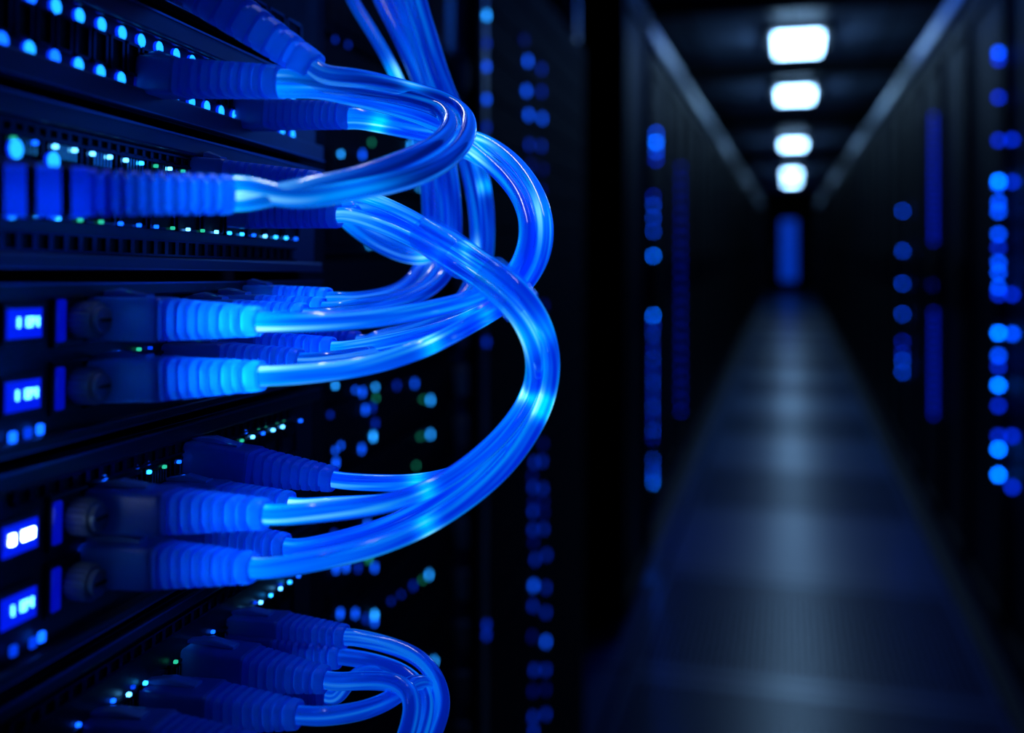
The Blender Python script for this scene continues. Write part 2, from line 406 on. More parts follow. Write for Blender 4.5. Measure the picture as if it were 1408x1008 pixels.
# double row of lights with slots between
def bd(t, X, Z):
    for s in columns(VIS0, S1 - 0.025, 0.0072, ss(103)):
        link('slot', slot_m, t, (X(s), 0, Z(17)))
    xs = [X(s) for s in columns(VIS0, S1 - 0.018, 0.0090, ss(65))]
    status_row(t, xs, Z(-20), ['led_cyan' if random.random() < .6 else 'led_blue' for _ in xs])
    status_row(t, xs, Z(56), ['led_cyan' if random.random() < .85 else 'led_blue' for _ in xs])
    b = bmesh.new(); box(b, X(VIS0), X(S1 - 0.01), -0.0022, 0, Z(62) - 0.0016, Z(62) - 0.0004); box(b, X(VIS0), X(S1 - 0.01), -0.0022, 0, Z(-27) + 0.0012, Z(-27) + 0.0024); obj('light_ledge', b, M['port'], t)
device('upper switch with two slanting rows of blue lights', -77, 104, bd, lip_top=0.0065, lip_bot=0.0065)
# cluttered unit behind the big sleeve
def bd(t, X, Z):
    cs = columns(VIS0, S1 - 0.02)
    for row in (212, 262):
        for s in cs:
            link('port', port_m, t, (X(s), 0, Z(row))); link('contacts', cont_m, t, (X(s), 0, Z(row)))
    xs = [X(s) for s in columns(VIS0, S1 - 0.02, 0.0072, ss(5))]
    status_row(t, xs, Z(189), [random.choice(('led_cyan', 'led_white', 'led_white', 'led_blue', 'led_green')) for _ in xs], depth=0.0012, sm=True)
    xs = [X(s) for s in columns(VIS0, S1 - 0.02, 0.0085, ss(100))]
    status_row(t, xs, Z(294), [random.choice(('led_cyan', 'led_blue', 'led_blue', 'led_white', 'led_green')) for _ in xs], depth=0.0012, sm=True)
    for px, y, k in ((12, 205, 'led_cyan'), (6, 288, 'led_cyan'), (64, 222, 'led_cyan'), (66, 289, 'led_blue')):
        s, tv = face(px, y); link('status_light', leds_round[k], t, (X(s), -0.001, tv - tt(370)))
    vent(t, X(VIS0), X(S1 - 0.02), Z(330), 0.0036, 0.0056)
    vent(t, X(VIS0), X(S1 - 0.02), Z(172), 0.0022, 0.0040)
device('crowded switch behind the thick pale sleeve, lights above and below it', 124, 370, bd, lip_top=0.0055, lip_bot=0.0038)

def display(t, X, zc, wpx, white=False, dh=0.0068):
    s0, s1 = ss(1), ss(48); w_ = s1 - s0; xc = X((s0 + s1) / 2)
    b = bmesh.new(); box(b, xc - w_/2 - 0.0012, xc + w_/2 + 0.0012, -0.0018, 0, zc - dh/2 - 0.0012, zc + dh/2 + 0.0012, 0.0005)
    fr = obj('display_frame', b, M['face2'], t)
    b = bmesh.new(); box(b, xc - w_/2, xc + w_/2, -0.0022, -0.0017, zc - dh/2, zc + dh/2); obj('display_screen', b, M['display'], fr)
    for dx, pat in ((-w_ * 0.27, 'bc' if not white else 'abcdeg'), (w_ * 0.10, 'abcdefg'), (w_ * 0.30, 'bcfg' if not white else 'abcdefg')):
        d = digit_mesh(w_ * 0.15, dh * 0.34, pat)
        for v in d.verts: v.co += Vector((xc + dx, -0.0022, zc + dh * 0.04))
        obj('display_digit', d, M['digit_white' if white else 'digit'], fr)
def control_column(t, X, z, white):
    display(t, X, z, 48, white)
    s = ss(79); b = bmesh.new(); box(b, X(s) - 0.0016, X(s) + 0.0016, -0.0018, 0, z - 0.0052, z + 0.0052, 0.0006); obj('knob_reflection', b, M['reflection_blue'], t)  # glowing bar stands in for the blue reflection on the knob's side
    screw_knob(t, X(ss(104)), z)
    b = bmesh.new(); box(b, X(ss(70)), X(ss(122)), -0.0012, 0, z - 0.0066, z + 0.0066, 0.0004); obj('bracket_plate', b, M['face2'], t)

def two_row(r1, r2, small, whites, lightrow=None, teeth=None):
    def bd(t, X, Z):
        for i, r in enumerate((r1, r2)):
            for s in columns(sB - 1e-4, S1 - 0.018):
                link('port', port_m, t, (X(s), 0, Z(r))); link('contacts', cont_m, t, (X(s), 0, Z(r)))
            control_column(t, X, Z(r), whites[i])
            xs = [X(s + q) for s in columns(sB, S1 - 0.018) for q in (-0.0045, 0.0045)]
            status_row(t, xs, Z(r) + 0.0071, [random.choice((None, None, None, None, 'led_dim', 'led_dim', 'led_green', 'led_blue')) for _ in xs], sm=True)
        for px, y, k in small:
            s, tv = face(px, y); link('status_light', leds_spot[k], t, (X(s), -0.0012, Z(0) + tv - tt(0)))
        if lightrow:
            xs = [X(s) for s in columns(ss(170), S1 - 0.01, 0.0078)]
            status_row(t, xs, Z(lightrow), [random.choice(('led_white', 'led_cyan', 'led_white', 'led_blue', 'led_green', None, None)) for _ in xs], depth=0.001, sm=True)
        if teeth: vent(t, X(ss(20)), X(S1 - 0.02), Z(teeth), 0.0028, 0.0052)
    return bd
device('switch with two small blue displays and bright cyan plugs', 388, 628, two_row(446, 547, ((8, 601, 'led_blue'), (29, 595, 'led_dim'), (46, 590, 'led_blue')), (False, False)), matf='face2')
device('switch below the middle, one display glowing white', 646, 938, two_row(745, 843, ((9, 894, 'led_dim'), (36, 883, 'led_dim'), (48, 875, 'led_blue')), (True, False), teeth=690, lightrow=715), matf='face2', lip_top=0.005)
device('lowest switch, its row of sparkling lights rising to the right', 960, 1260, two_row(1112, 1200, (), (False, False), lightrow=1072, teeth=1010), matf='face2', lip_top=0.004)

# near rack that carries them
def rack(label, o, s0, s1, gap=0.012, depth=0.55, group='open equipment racks', pm='post'):
    base = Vector((o.x, o.y, 0))
    t = thing('equipment_rack', label, 'rack', base + U2 * s0, R2, group)
    W = s1 - s0
    for x in (-0.040, W + gap):
        for y in (0.012, depth - 0.05):
            b = bmesh.new(); box(b, x, x + 0.028, y, y + 0.03, 0, 2.1, 0.002)
            for k in range(0, 46): box(b, x + 0.009, x + 0.019, y - 0.0006, y, 0.06 + k * 0.0445, 0.072 + k * 0.0445)
            obj('post', b, M[pm], t)
    b = bmesh.new(); box(b, -0.042, W + gap + 0.030, 0.005, depth, 2.1, 2.13, 0.003); obj('top_plate', b, M['dark_metal'], t)
    b = bmesh.new(); box(b, -0.042, W + gap + 0.030, 0.005, depth, 0.0, 0.05, 0.003); obj('base_plate', b, M['dark_metal'], t)
    return t
rack('open rack in the foreground carrying the switches with glowing cables', O0, S0, S1, pm='matte')

# ------------------------------------------------------------------ rack behind, and the narrow one after it
PW2 = 0.235; O2 = CAM - N2 * PW2
f2 = lambda px, py: face(px, py, O2, N2, U2, UPV)
s2a, s2b = f2(440, 300)[0], f2(628, 300)[0]
rack('open rack just behind the foreground switches', O2, s2a, s2b + 0.004, gap=0.004)
def server(label, o, s0, s1, z, H, lights, mf='matte', group=None, hand=True):
    t = thing('rack_server', label, 'server', o + U2 * s0 + UPV * z, R2, group)
    W = s1 - s0
    b = bmesh.new(); box(b, 0.002, W - 0.002, 0.001, 0.4, 0.001, H - 0.001); obj('chassis', b, M['dark_metal'], t)
    b = bmesh.new(); box(b, 0, W, -0.002, 0.0015, 0.0015, H - 0.0015, 0.0008)
    n = int(W / 0.016)
    for k in range(n): box(b, 0.008 + k * 0.016, 0.020 + k * 0.016, -0.0035, -0.0015, H * 0.16, H * 0.48, 0.0006)
    obj('bezel', b, M[mf], t)
    if hand:
        b = bmesh.new(); box(b, W - 0.016, W - 0.012, -0.014, -0.001, H * 0.2, H * 0.8, 0.0015); obj('handle', b, M['post'], t)
    for s, dz, k, big in lights:
        link('status_light', (leds_big if big else leds_spot)[k], t, (s, -0.0036, dz))
    return t
spots = [(585, 550, 'led_cyan', 1), (585, 597, 'led_cyan', 1), (583, 790, 'led_cyan', 1), (574, 797, 'led_green', 0), (590, 909, 'led_cyan', 1), (558, 200, 'led_cyan', 1), (503, 196, 'led_green', 0),
         (460, 212, 'led_cyan', 0), (490, 213, 'led_blue', 1), (570, 258, 'led_cyan', 0), (576, 312, 'led_green', 1), (582, 22, 'led_cyan', 1), (586, 48, 'led_green', 0), (500, 337, 'led_cyan', 0),
         (505, 600, 'led_cyan', 1), (508, 532, 'led_cyan', 0), (490, 539, 'led_blue', 1), (494, 563, 'led_blue', 1), (452, 530, 'led_cyan', 0), (480, 536, 'led_blue', 0), (504, 560, 'led_dim', 1), (508, 582, 'led_dim', 1), (563, 527, 'led_blue', 1), (538, 530, 'led_dim', 1), (509, 547, 'led_green', 0),
         (489, 617, 'led_blue', 1), (452, 619, 'led_blue', 0), (460, 612, 'led_blue', 0), (453, 636, 'led_blue', 1), (575, 549, 'led_green', 0), (571, 600, 'led_green', 0), (497, 720, 'led_blue', 1),
         (453, 781, 'led_blue', 1), (467, 779, 'led_blue', 1), (484, 780, 'led_dim', 1), (499, 768, 'led_green', 1), (507, 780, 'led_blue', 1), (459, 843, 'led_blue', 1), (480, 843, 'led_blue', 1), (495, 850, 'led_dim', 1), (507, 845, 'led_cyan', 1), (507, 854, 'led_blue', 1), (561, 805, 'led_dim', 1), (544, 817, 'led_dim', 0), (530, 826, 'led_dim', 0),
         (452, 55, 'led_dim', 0), (470, 62, 'led_dim', 0), (430, 90, 'led_dim', 0), (445, 150, 'led_dim', 0), (565, 640, 'led_green', 0), (560, 712, 'led_dim', 1), (450, 735, 'led_dim', 1), (420, 12, 'led_dim', 1), (445, 570, 'led_dim', 0), (472, 880, 'led_dim', 0)]
UH = 0.04445
ORD = 'first second third fourth fifth sixth seventh eighth ninth tenth eleventh twelfth thirteenth fourteenth fifteenth sixteenth seventeenth eighteenth nineteenth twentieth'.split()
ORD += ['twenty-' + w_ for w_ in ORD[:9]] + ['thirtieth'] + ['thirty-' + w_ for w_ in ORD[:9]] + ['fortieth']
z_top = f2(440, -60)[1]; n_dev = 16
for k in range(n_dev):
    z1 = z_top - k * UH; z0 = z1 - UH
    L = []
    for px, py, c, big in spots:
        s, tv = f2(px, py)
        if z0 < tv <= z1 and s < s2b - 0.004 and s > s2a: L.append((s - s2a, tv - z0, c, big))
    lb = 'thin dark server, %s from the top of the rack right behind the foreground switches' % ORD[k]
    server(lb, O2, s2a, s2b, z0, UH - 0.001, L, group='thin servers in the second rack')
# third rack: columns of light pairs
s3a, s3b = f2(652, 300)[0], f2(806, 300)[0]
rack('tall dark rack left of the aisle with paired blue lights', O2, s3a + 0.03, s3b - 0.03, gap=0.0)
led3 = {k: led_mesh('status_light', M[k], 0.0085, 0.0085, 0.003) for k in ('led_cyan', 'led_blue', 'led_dim', 'led_faint')}
z_top3 = f2(730, -30)[1]
P3 = UH
br = [.25, .6, .5, .55, .35, .2, .1, .05, .0, .0, .0, .0, .15, .2, .35, .3, .25, .3, .35, .35, .6, .4, .5, .5, .35, .4]
b3, d3, x3 = 'led_blue', 'led_dim', 'led_faint'
LP3 = [(717, 55, x3), (722, 84, b3), (741, 95, d3), (720, 125, b3), (741, 126, d3), (723, 158, b3), (742, 163, b3), (724, 199, d3), (741, 201, d3), (726, 226, x3), (743, 233, x3), (741, 262, x3), (722, 240, x3),
       (722, 545, x3), (744, 420, x3), (743, 610, x3), (731, 636, d3), (742, 634, d3), (728, 655, x3), (729, 670, d3), (743, 672, d3), (730, 690, x3), (744, 690, x3), (729, 703, d3), (744, 705, x3), (729, 728, d3), (744, 727, d3), (730, 745, x3),
       (732, 769, d3), (748, 763, d3), (730, 805, b3), (747, 808, d3), (729, 833, d3), (747, 842, d3), (728, 875, x3), (747, 882, b3), (731, 921, d3), (747, 921, d3), (729, 950, x3), (747, 948, x3), (729, 986, d3), (747, 982, d3), (730, 1005, d3)]
k = 0; z1 = z_top3
while k < 26:
    z0 = z1 - P3
    t = thing('rack_server', 'thin dark server, %s from the top of the narrow rack with paired lights' % ORD[k], 'server', O2 + U2 * (s3a + 0.032) + UPV * z0, R2, 'servers with paired lights in the third rack')
    W = s3b - s3a - 0.066
    b = bmesh.new(); box(b, 0, W, 0.001, 0.4, 0.001, P3 - 0.001); obj('chassis', b, M['dark_metal'], t)
    b = bmesh.new(); box(b, 0, W, -0.002, 0.0015, 0.0015, P3 - 0.0015, 0.0008); obj('bezel', b, M['matte'], t)
    for px, py, kk in LP3:
        s_, tv = f2(px, py)
        if z0 < tv <= z1: link('status_light', led3[kk], t, (s_ - (s3a + 0.032), -0.002, tv - z0))
    z1 = z0; k += 1
sX = None
# narrow light strip beside the pale post
t = thing('rack_light_strip', 'narrow strip with small blue lights beside the pale post', 'light strip', O2 + U2 * (f2(651, 300)[0]) + N2 * 0.012 + UPV * (f2(651, 1100)[1]), R2)
Hs = f2(651, -60)[1] - f2(651, 1100)[1]
b = bmesh.new(); box(b, -0.006, 0.006, 0.0, 0.004, 0, Hs, 0.001); obj('strip_body', b, M['post'], t)
for py, kk in ((22, 'led_cyan'), (60, 'led_dim'), (92, 'led_blue'), (137, 'led_blue'), (175, 'led_dim'), (470, 'led_dim'), (858, 'led_dim'), (872, 'led_dim')):
    link('status_light', led3[kk] if 0 else led_mesh('status_light', M[kk], 0.006, 0.006, 0.002), t, (0.0, 0, f2(651, py)[1] - f2(651, 1100)[1]))

# ------------------------------------------------------------------ cabinets along the aisle
def cabinet_meshes(side):
    sg = 1 if side == 'R' else -1           # face at x=0, body extends along sg
    D, W, H = 0.9, 0.63, 2.06
    out = []
    def bx(b, x0, x1, *a): box(b, min(sg * x0, sg * x1), max(sg * x0, sg * x1), *a)
    b = bmesh.new(); bx(b, 0.05, D, 0, W, 0.03, H, 0.004); bx(b, 0.08, D, 0.02, W - 0.02, 0, 0.03); out.append(('carcass', to_mesh('carcass', b, M['cab'])))
    b = bmesh.new()
    bx(b, 0.0, 0.05, 0.004, 0.045, 0.05, H - 0.01, 0.004); bx(b, 0.0, 0.05, W - 0.045, W - 0.004, 0.05, H - 0.01, 0.004)
    bx(b, 0.0, 0.05, 0.045, W - 0.045, H - 0.07, H - 0.01, 0.004); bx(b, 0.0, 0.05, 0.045, W - 0.045, 0.05, 0.11, 0.004)
    out.append(('door_frame', to_mesh('door_frame', b, M['frame'])))
    b = bmesh.new(); bx(b, 0.018, 0.028, 0.045, W - 0.045, 0.11, H - 0.07); out.append(('door_sheet', to_mesh('door_sheet', b, M['mesh'])))
    b = bmesh.new(); bx(b, -0.022, 0.0, W - 0.04, W - 0.022, 0.98, 1.16, 0.004); out.append(('handle', to_mesh('handle', b, M['frame'])))
    return out
far_led = {k: led_mesh('status_light', M[k], 0.014, 0.012, 0.012) for k in ('led_far', 'led_far_bright', 'led_far_dim', 'led_far_faint')}
def far_light(t, side, x, y, z, k, zc=1.0):
    o = link('status_light', far_led[k], t, (x, y, z)); o.rotation_euler.z = math.pi / 2 * (1 if side == 'L' else -1)
    # thin lamp body faces the aisle
    return o
AL, AR = -0.56, 0.60
def aisle(px, py, xw):           # pixel -> (Y, Z) on the plane X = xw
    d = FWD + RGT * ((px - 704) / F) + UPV * (-(py - HZ) / F)
    k = xw / d.x; p = CAM + d * k
    return p.y, p.z
cabs = {}
for side, XF, ys in (('L', AL, [3.07 + 0.64 * k for k in range(36)]), ('R', AR, [1.30 + 0.64 * k for k in range(0, 39)])):
    meshes = cabinet_meshes(side)
    for i, y in enumerate(ys):
        if y + 0.64 > Y1 - 0.05: break
        xf = -0.485 if (side == 'L' and i == 0) else XF
        t = thing('server_cabinet', '', 'cabinet', (xf, y, 0), group='black cabinets along the %s of the aisle' % ('left' if side == 'L' else 'right'))
        for nm, me in meshes: link(nm, me, t)
        cabs[(side, i)] = t
        sd = 'left' if side == 'L' else 'right'
        if side == 'L' and i == 0: lb = 'black cabinet with its end panel facing us, first beyond the near racks'
        elif side == 'L' and i == 1: lb = 'black cabinet left of the aisle with a bright column of blue lights'
        elif i < 12: lb = 'black cabinet in the row on the %s of the aisle, %s from its near end' % (sd, ORD[i])
        else: lb = 'black cabinet in the far dark half of the %s row' % sd
        t['label'] = lb
def cab_at(side, y):
    best = None
    for (s, i), t in cabs.items():
        if s == side and t.location.y <= y < t.location.y + 0.64: best = t
    return best
def column(side, px, rows, xoff=0.0):
    XF = AL if side == 'L' else AR
    for py, k in rows:
        y, z = aisle(px, py, XF - (0.008 if side == 'R' else -0.008))
        t = cab_at(side, y)
        if not t: continue
        far_light(t, side, (XF - t.location.x) + (0.006 if side == 'L' else -0.006), y - t.location.y, z, k)
B_, N_, D_, X_ = 'led_far_bright', 'led_far', 'led_far_dim', 'led_far_faint'
column('L', 901, [(183, N_), (196, B_), (208, N_), (220, D_)])
column('L', 896, [(270, D_), (282, N_), (299, N_), (318, N_), (352, B_), (378, N_), (390, B_), (404, B_), (420, B_), (434, B_), (447, D_)])
column('L', 895, [(460 + 11 * k, N_ if k % 3 == 0 else D_) for k in range(14)] + [(632, N_), (646, N_), (655, N_), (664, B_)])
column('L', 935, [(230 + 16 * k, X_) for k in range(22)])
column('R', 1375, [(72, N_), (82, D_), (134, D_), (193, D_), (249, B_), (254, N_), (278, N_), (291, N_), (322, N_), (340, D_), (361, N_), (375, N_), (395, N_), (405, D_), (458, B_), (489, N_), (504, D_), (530, B_), (558, D_), (600, D_), (618, B_), (653, B_)])
column('R', 1394, [(192, D_), (250, D_), (405, D_), (459, N_), (600, D_), (670, D_)])
column('R', 1242, [(290, N_), (345, N_), (390, N_), (432, N_), (470, D_), (486, D_), (496, N_), (512, N_)])
column('R', 1285, [(160 + 9 * k, X_) for k in range(20)] + [(392, D_)] + [(430 + 10 * k, X_) for k in range(15)])

# bright rails on top of both rows
for nm, x0, x1, lb in (('containment_rail', AL - 0.012, AL + 0.03, 'pale metal rail running along the tops of the left cabinets'), ('containment_rail', AR - 0.03, AR + 0.012, 'pale metal rail running along the tops of the right cabinets')):
    b = bmesh.new(); box(b, x0, x1, 1.9 if x0 < 0 else -1.9, 22, 2.06, 2.115, 0.004); box(b, x0 + 0.01, x1 - 0.01, 1.9 if x0 < 0 else -1.9, 22, 2.115, 2.125)
    tag(obj(nm, b, M['rail']), lb, 'rail')
# kerb strips at the foot of the cabinets
for nm, x0, x1 in (('trim_8', AL, AL + 0.05), ('trim_9', AR - 0.05, AR)):
    b = bmesh.new(); box(b, x0, x1, 3.75 if x0 < 0 else -1.8, 25, 0, 0.02, 0.003); structure(nm, b, M['dark_metal'])

# ------------------------------------------------------------------ cables
def catmull(pts, n=14):
    out = []; P = [pts[0] * 2 - pts[1]] + pts + [pts[-1] * 2 - pts[-2]]
    for i in range(1, len(P) - 2):
        p0, p1, p2, p3 = P[i - 1:i + 3]
        for k in range(n):
            t = k / n
            out.append(0.5 * ((2 * p1) + (p2 - p0) * t + (2 * p0 - 5 * p1 + 4 * p2 - p3) * t * t + (3 * p1 - p0 - 3 * p2 + p3) * t ** 3))
    out.append(P[-2]); return out
def smooth(pts, it=6):
    for _ in range(it):
        pts = [pts[0]] + [(pts[i - 1] + pts[i] * 2 + pts[i + 1]) / 4 for i in range(1, len(pts) - 1)] + [pts[-1]]
    return pts
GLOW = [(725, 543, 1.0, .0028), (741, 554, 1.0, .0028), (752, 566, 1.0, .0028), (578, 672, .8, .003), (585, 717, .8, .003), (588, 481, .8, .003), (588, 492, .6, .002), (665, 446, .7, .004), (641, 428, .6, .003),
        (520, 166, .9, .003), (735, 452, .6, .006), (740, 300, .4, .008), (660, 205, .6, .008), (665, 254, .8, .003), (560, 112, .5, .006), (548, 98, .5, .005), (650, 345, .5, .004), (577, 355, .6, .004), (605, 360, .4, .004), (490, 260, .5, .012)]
def tube(pts, r, m, glows=(), ends=(0.0, 0.0), seg=20):
    glows = []
    pr = [(704 + F * (p - CAM).dot(RGT) / (p - CAM).dot(FWD), HZ - F * (p - CAM).z / (p - CAM).dot(FWD)) for p in pts]
    N_ = len(pts); bm = bmesh.new(); rings = []; tub = []; glow = []
    T = [(pts[min(i + 1, N_ - 1)] - pts[max(i - 1, 0)]).normalized() for i in range(N_)]
    a = Vector((0, 0, 1)); a = (a - T[0] * a.dot(T[0])).normalized() if abs(T[0].z) < .95 else Vector((1, 0, 0))
    lens = [0]
    for i in range(1, N_): lens.append(lens[-1] + (pts[i] - pts[i - 1]).length)
    tot = lens[-1]
    for gx, gy, gs, gw in GLOW:          # bright spots painted into the glow of the jackets
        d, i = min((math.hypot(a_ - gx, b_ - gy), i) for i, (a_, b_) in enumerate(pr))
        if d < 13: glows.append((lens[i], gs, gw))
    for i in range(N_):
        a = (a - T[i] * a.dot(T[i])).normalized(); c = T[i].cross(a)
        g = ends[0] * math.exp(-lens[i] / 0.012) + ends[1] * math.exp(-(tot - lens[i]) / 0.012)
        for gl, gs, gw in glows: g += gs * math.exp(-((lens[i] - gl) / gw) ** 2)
        ring = []
        for k in range(seg):
            an = k * math.tau / seg; ring.append(bm.verts.new(pts[i] + (a * math.cos(an) + c * math.sin(an)) * r))
            tub.append((math.cos(an + lens[i] * 9) * 1.25, math.sin(an + lens[i] * 9) * 1.25, lens[i] * 20)); glow.append(min(1.0, g))
        rings.append(ring)
    for i in range(N_ - 1):
        for k in range(seg):
            bm.faces.new((rings[i][k], rings[i][(k + 1) % seg], rings[i + 1][(k + 1) % seg], rings[i + 1][k]))
    bm.faces.new(rings[0][::-1]); bm.faces.new(rings[-1])
    me = to_mesh('jacket', bm, m, True)
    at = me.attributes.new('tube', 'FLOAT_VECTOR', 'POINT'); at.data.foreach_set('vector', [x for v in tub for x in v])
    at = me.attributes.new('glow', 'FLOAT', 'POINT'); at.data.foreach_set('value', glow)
    return me

def superring(bm, c, ax, up, hw, hh, p, seg=40, bridge=0.0):
    sd = ax.cross(up).normalized(); vs_ = []
    for k in range(seg):
        a = k * math.tau / seg + math.pi / seg; ca, sa = math.cos(a), math.sin(a)
        x = math.copysign(abs(ca) ** (2 / p), ca) * hw; y = math.copysign(abs(sa) ** (2 / p), sa) * hh
        if bridge and (abs(y) < hh * 0.16 or abs(x) < hw * 0.14): x += math.copysign(bridge, x); y += math.copysign(bridge, y) * (abs(x) < hw * 0.3)
        vs_.append(bm.verts.new(c + sd * x + up * y))
    return vs_
def loft(bm, rings, cap0=True, cap1=False):
    n = len(rings[0])
    for i in range(len(rings) - 1):
        for k in range(n): bm.faces.new((rings[i][k], rings[i][(k + 1) % n], rings[i + 1][(k + 1) % n], rings[i + 1][k]))
    if cap0: bm.faces.new(rings[0][::-1])
    if cap1: bm.faces.new(rings[-1])

def plug(parent, B, E, fh=0.0056, fw=0.0058, eh=0.0037, r_c=0.0026, split=0.47, ribs=9, light=0.0, up=UP, blight=0.0):
    """moulded plug from B (at the socket) to E (where the cable leaves)"""
    ax = (E - B); Ln = ax.length; ax.normalize(); up = (up - ax * up.dot(ax)).normalized()
    Ls = Ln * split
    bm = bmesh.new(); R = []
    prof = [(0.0, .90), (0.0008, 1.0), (Ls - 0.0012, 1.0), (Ls - 0.0004, .95)]
    for x, k in prof: R.append(superring(bm, B + ax * x, ax, up, fw * k, fh * k, 9))
    loft(bm, R, True, False)
    obj('plug_body', bm, M['boot' if blight else 'plug'], parent)
    # clear latch tab on top
    bm = bmesh.new(); R = []
    for x, h in ((-0.001, 0.0004), (Ls * 0.35, 0.0012), (Ls * 0.72, 0.0004)):
        R.append(superring(bm, B + ax * x + up * (fh + h * 0.8), ax, up, 0.0020, max(h, 0.0005), 4, 12))
    loft(bm, R, True, True); obj('latch_tab', bm, M['clear'], parent)
    # ribbed strain relief
    bm = bmesh.new(); R = []
    x = Ls - 0.0006; Lb = Ln - x; seg = Lb / ribs
    def lerp(f): return fw * 0.97 + (eh * 1.02 - fw * 0.97) * f, fh * 0.97 + (eh - fh * 0.97) * f
    for k in range(ribs):
        for q, g in ((0.0, 0.0), (0.06, 1.0), (0.60, 1.0), (0.66, 0.0)):
            f = (k + q) / ribs; hw, hh = lerp(f); cut = (1 - g) * 0.0013 * (1.0 if k < ribs - 1 or q < .3 else 0.0)
            R.append(superring(bm, B + ax * (x + seg * (k + q)), ax, up, hw - cut, hh - cut, 5.5 - 2.8 * f, bridge=(1 - g) * 0.0007))
    hw, hh = lerp(1.0)
    R.append(superring(bm, B + ax * Ln, ax, up, hw * .97, hh * .97, 2.6)); R.append(superring(bm, B + ax * (Ln + 0.0003), ax, up, hw * .85, hh * .85, 2.3))
    R.append(superring(bm, B + ax * (Ln + 0.0001), ax, up, r_c * 1.0, r_c * 1.0, 2)); R.append(superring(bm, B + ax * (Ln - 0.0006), ax, up, r_c, r_c, 2))
    loft(bm, R, False, False)
    bmesh.ops.recalc_face_normals(bm, faces=bm.faces)
    o = obj('strain_relief', bm, M['boot'], parent)
    for q in ((0.38, 0.58, 0.80) if blight else ()):
        bm = bmesh.new(); loft(bm, [superring(bm, B + ax * (Ls * q + d_), ax, up, fw * k_, fh * k_, 9) for d_, k_ in ((0, 1.0), (0.0003, 1.05), (0.0016, 1.05), (0.0019, 1.0))], False)
        obj('grip_band', bm, M['face2'], parent)
    for q in ((0.25, 0.5, 0.72, 0.9) if blight else ()):      # unseen lights added inside the plug to imitate glow from below
        l = bpy.data.lights.new('plug_fill', 'POINT'); l.energy = blight; l.color = (0.0, 0.10, 1.0); l.shadow_soft_size = 0.0015
        lo = bpy.data.objects.new('plug_fill', l); COL.objects.link(lo); lo.location = B + ax * (Ls * q) - up * (fh * 0.55); lo.parent = parent
    if light > 0:
        l = bpy.data.lights.new('connector_glow', 'POINT'); l.energy = light * 0.42; l.color = (0.02, 0.30, 1.0); l.shadow_soft_size = 0.0012
        lo = bpy.data.objects.new('connector_glow', l); COL.objects.link(lo); lo.location = B + ax * (Ln - 0.0026); lo.parent = parent
        for q, e_ in ((0.0085, 0.40), (0.0145, 0.24), (0.0200, 0.10)):
            l2 = l.copy(); l2.energy = light * e_; lo2 = bpy.data.objects.new('connector_glow', l2); COL.objects.link(lo2)
            lo2.location = B + ax * (Ln - q); lo2.parent = parent
    return o

def base_pt(px, py): s, t_ = face(px, py); return P1(s, t_, 0.0)
def end_pt(B, px, py, L):
    zb = (B - CAM).dot(FWD)
    # distance along the view found so that the plug really has the length L
    best = None
    for k in range(400):
        z = zb + 0.03 - k * 0.0003; e = cw(px, py, z); d = abs((e - B).length - L)
        if best is None or d < best[0] - 1e-6: best = (d, e, z)
    nz = zb + NN.dot(FWD) * L
    e = cw(px, py, nz)
    return e

def cable(label, plugs, path, r=0.0025, m='cable', glows=(), ends=(0.6, 0.6), group=None, name='network_cable'):
    """plugs: list of dicts {b:(px,py), e:(px,py), ...} at the start and/or the end; path: (px,py,z) in between"""
    t = thing(name, label, 'cable', (0, 0, 0), group=group)
    pts = []
    def mk(d):
        B = base_pt(*d['b']); L = d.get('L', 0.045)
        E = end_pt(B, d['e'][0], d['e'][1], L) if 'ze' not in d else cw(d['e'][0], d['e'][1], d['ze'])
        if d.get('show', True):
            plug(t, B, E, **{k: v for k, v in d.items() if k in ('fh', 'fw', 'eh', 'split', 'ribs', 'light', 'r_c', 'blight')})
        ax = (E - B).normalized(); off = UP * d.get('off', 0.0) + U * d.get('offu', 0.0)
        return [E - ax * 0.0007 + off, E + ax * 0.004 + off]
    if plugs[0]: pts += mk(plugs[0])
    z_prev = (pts[-1] - CAM).dot(FWD) if pts else None
    tail = mk(plugs[1])[::-1] if len(plugs) > 1 and plugs[1] else []
    d0 = (z_prev - path[0][2]) if z_prev else 0.0
    d1 = ((tail[0] - CAM).dot(FWD) - path[-1][2]) if tail else 0.0
    n_ = len(path)
    for i, (px, py, z) in enumerate(path):       # ease the depths into the plugs at both ends
        pts.append(cw(px, py, z + d0 * 0.85 * math.exp(-i / 1.6) + d1 * 0.85 * math.exp(-(n_ - 1 - i) / 1.6)))
    pts += tail
    P = smooth(catmull(pts, 12), 30)
    # move the thing's origin to the start of the cable
    org = P[0].copy(); 
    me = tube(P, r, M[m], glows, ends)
    link('jacket', me, t)
    t.location = org
    for ch in t.children:
        if ch.type == 'MESH': ch.data.transform(Matrix.Translation(-org))
        else: ch.location = ch.location - org
    return t

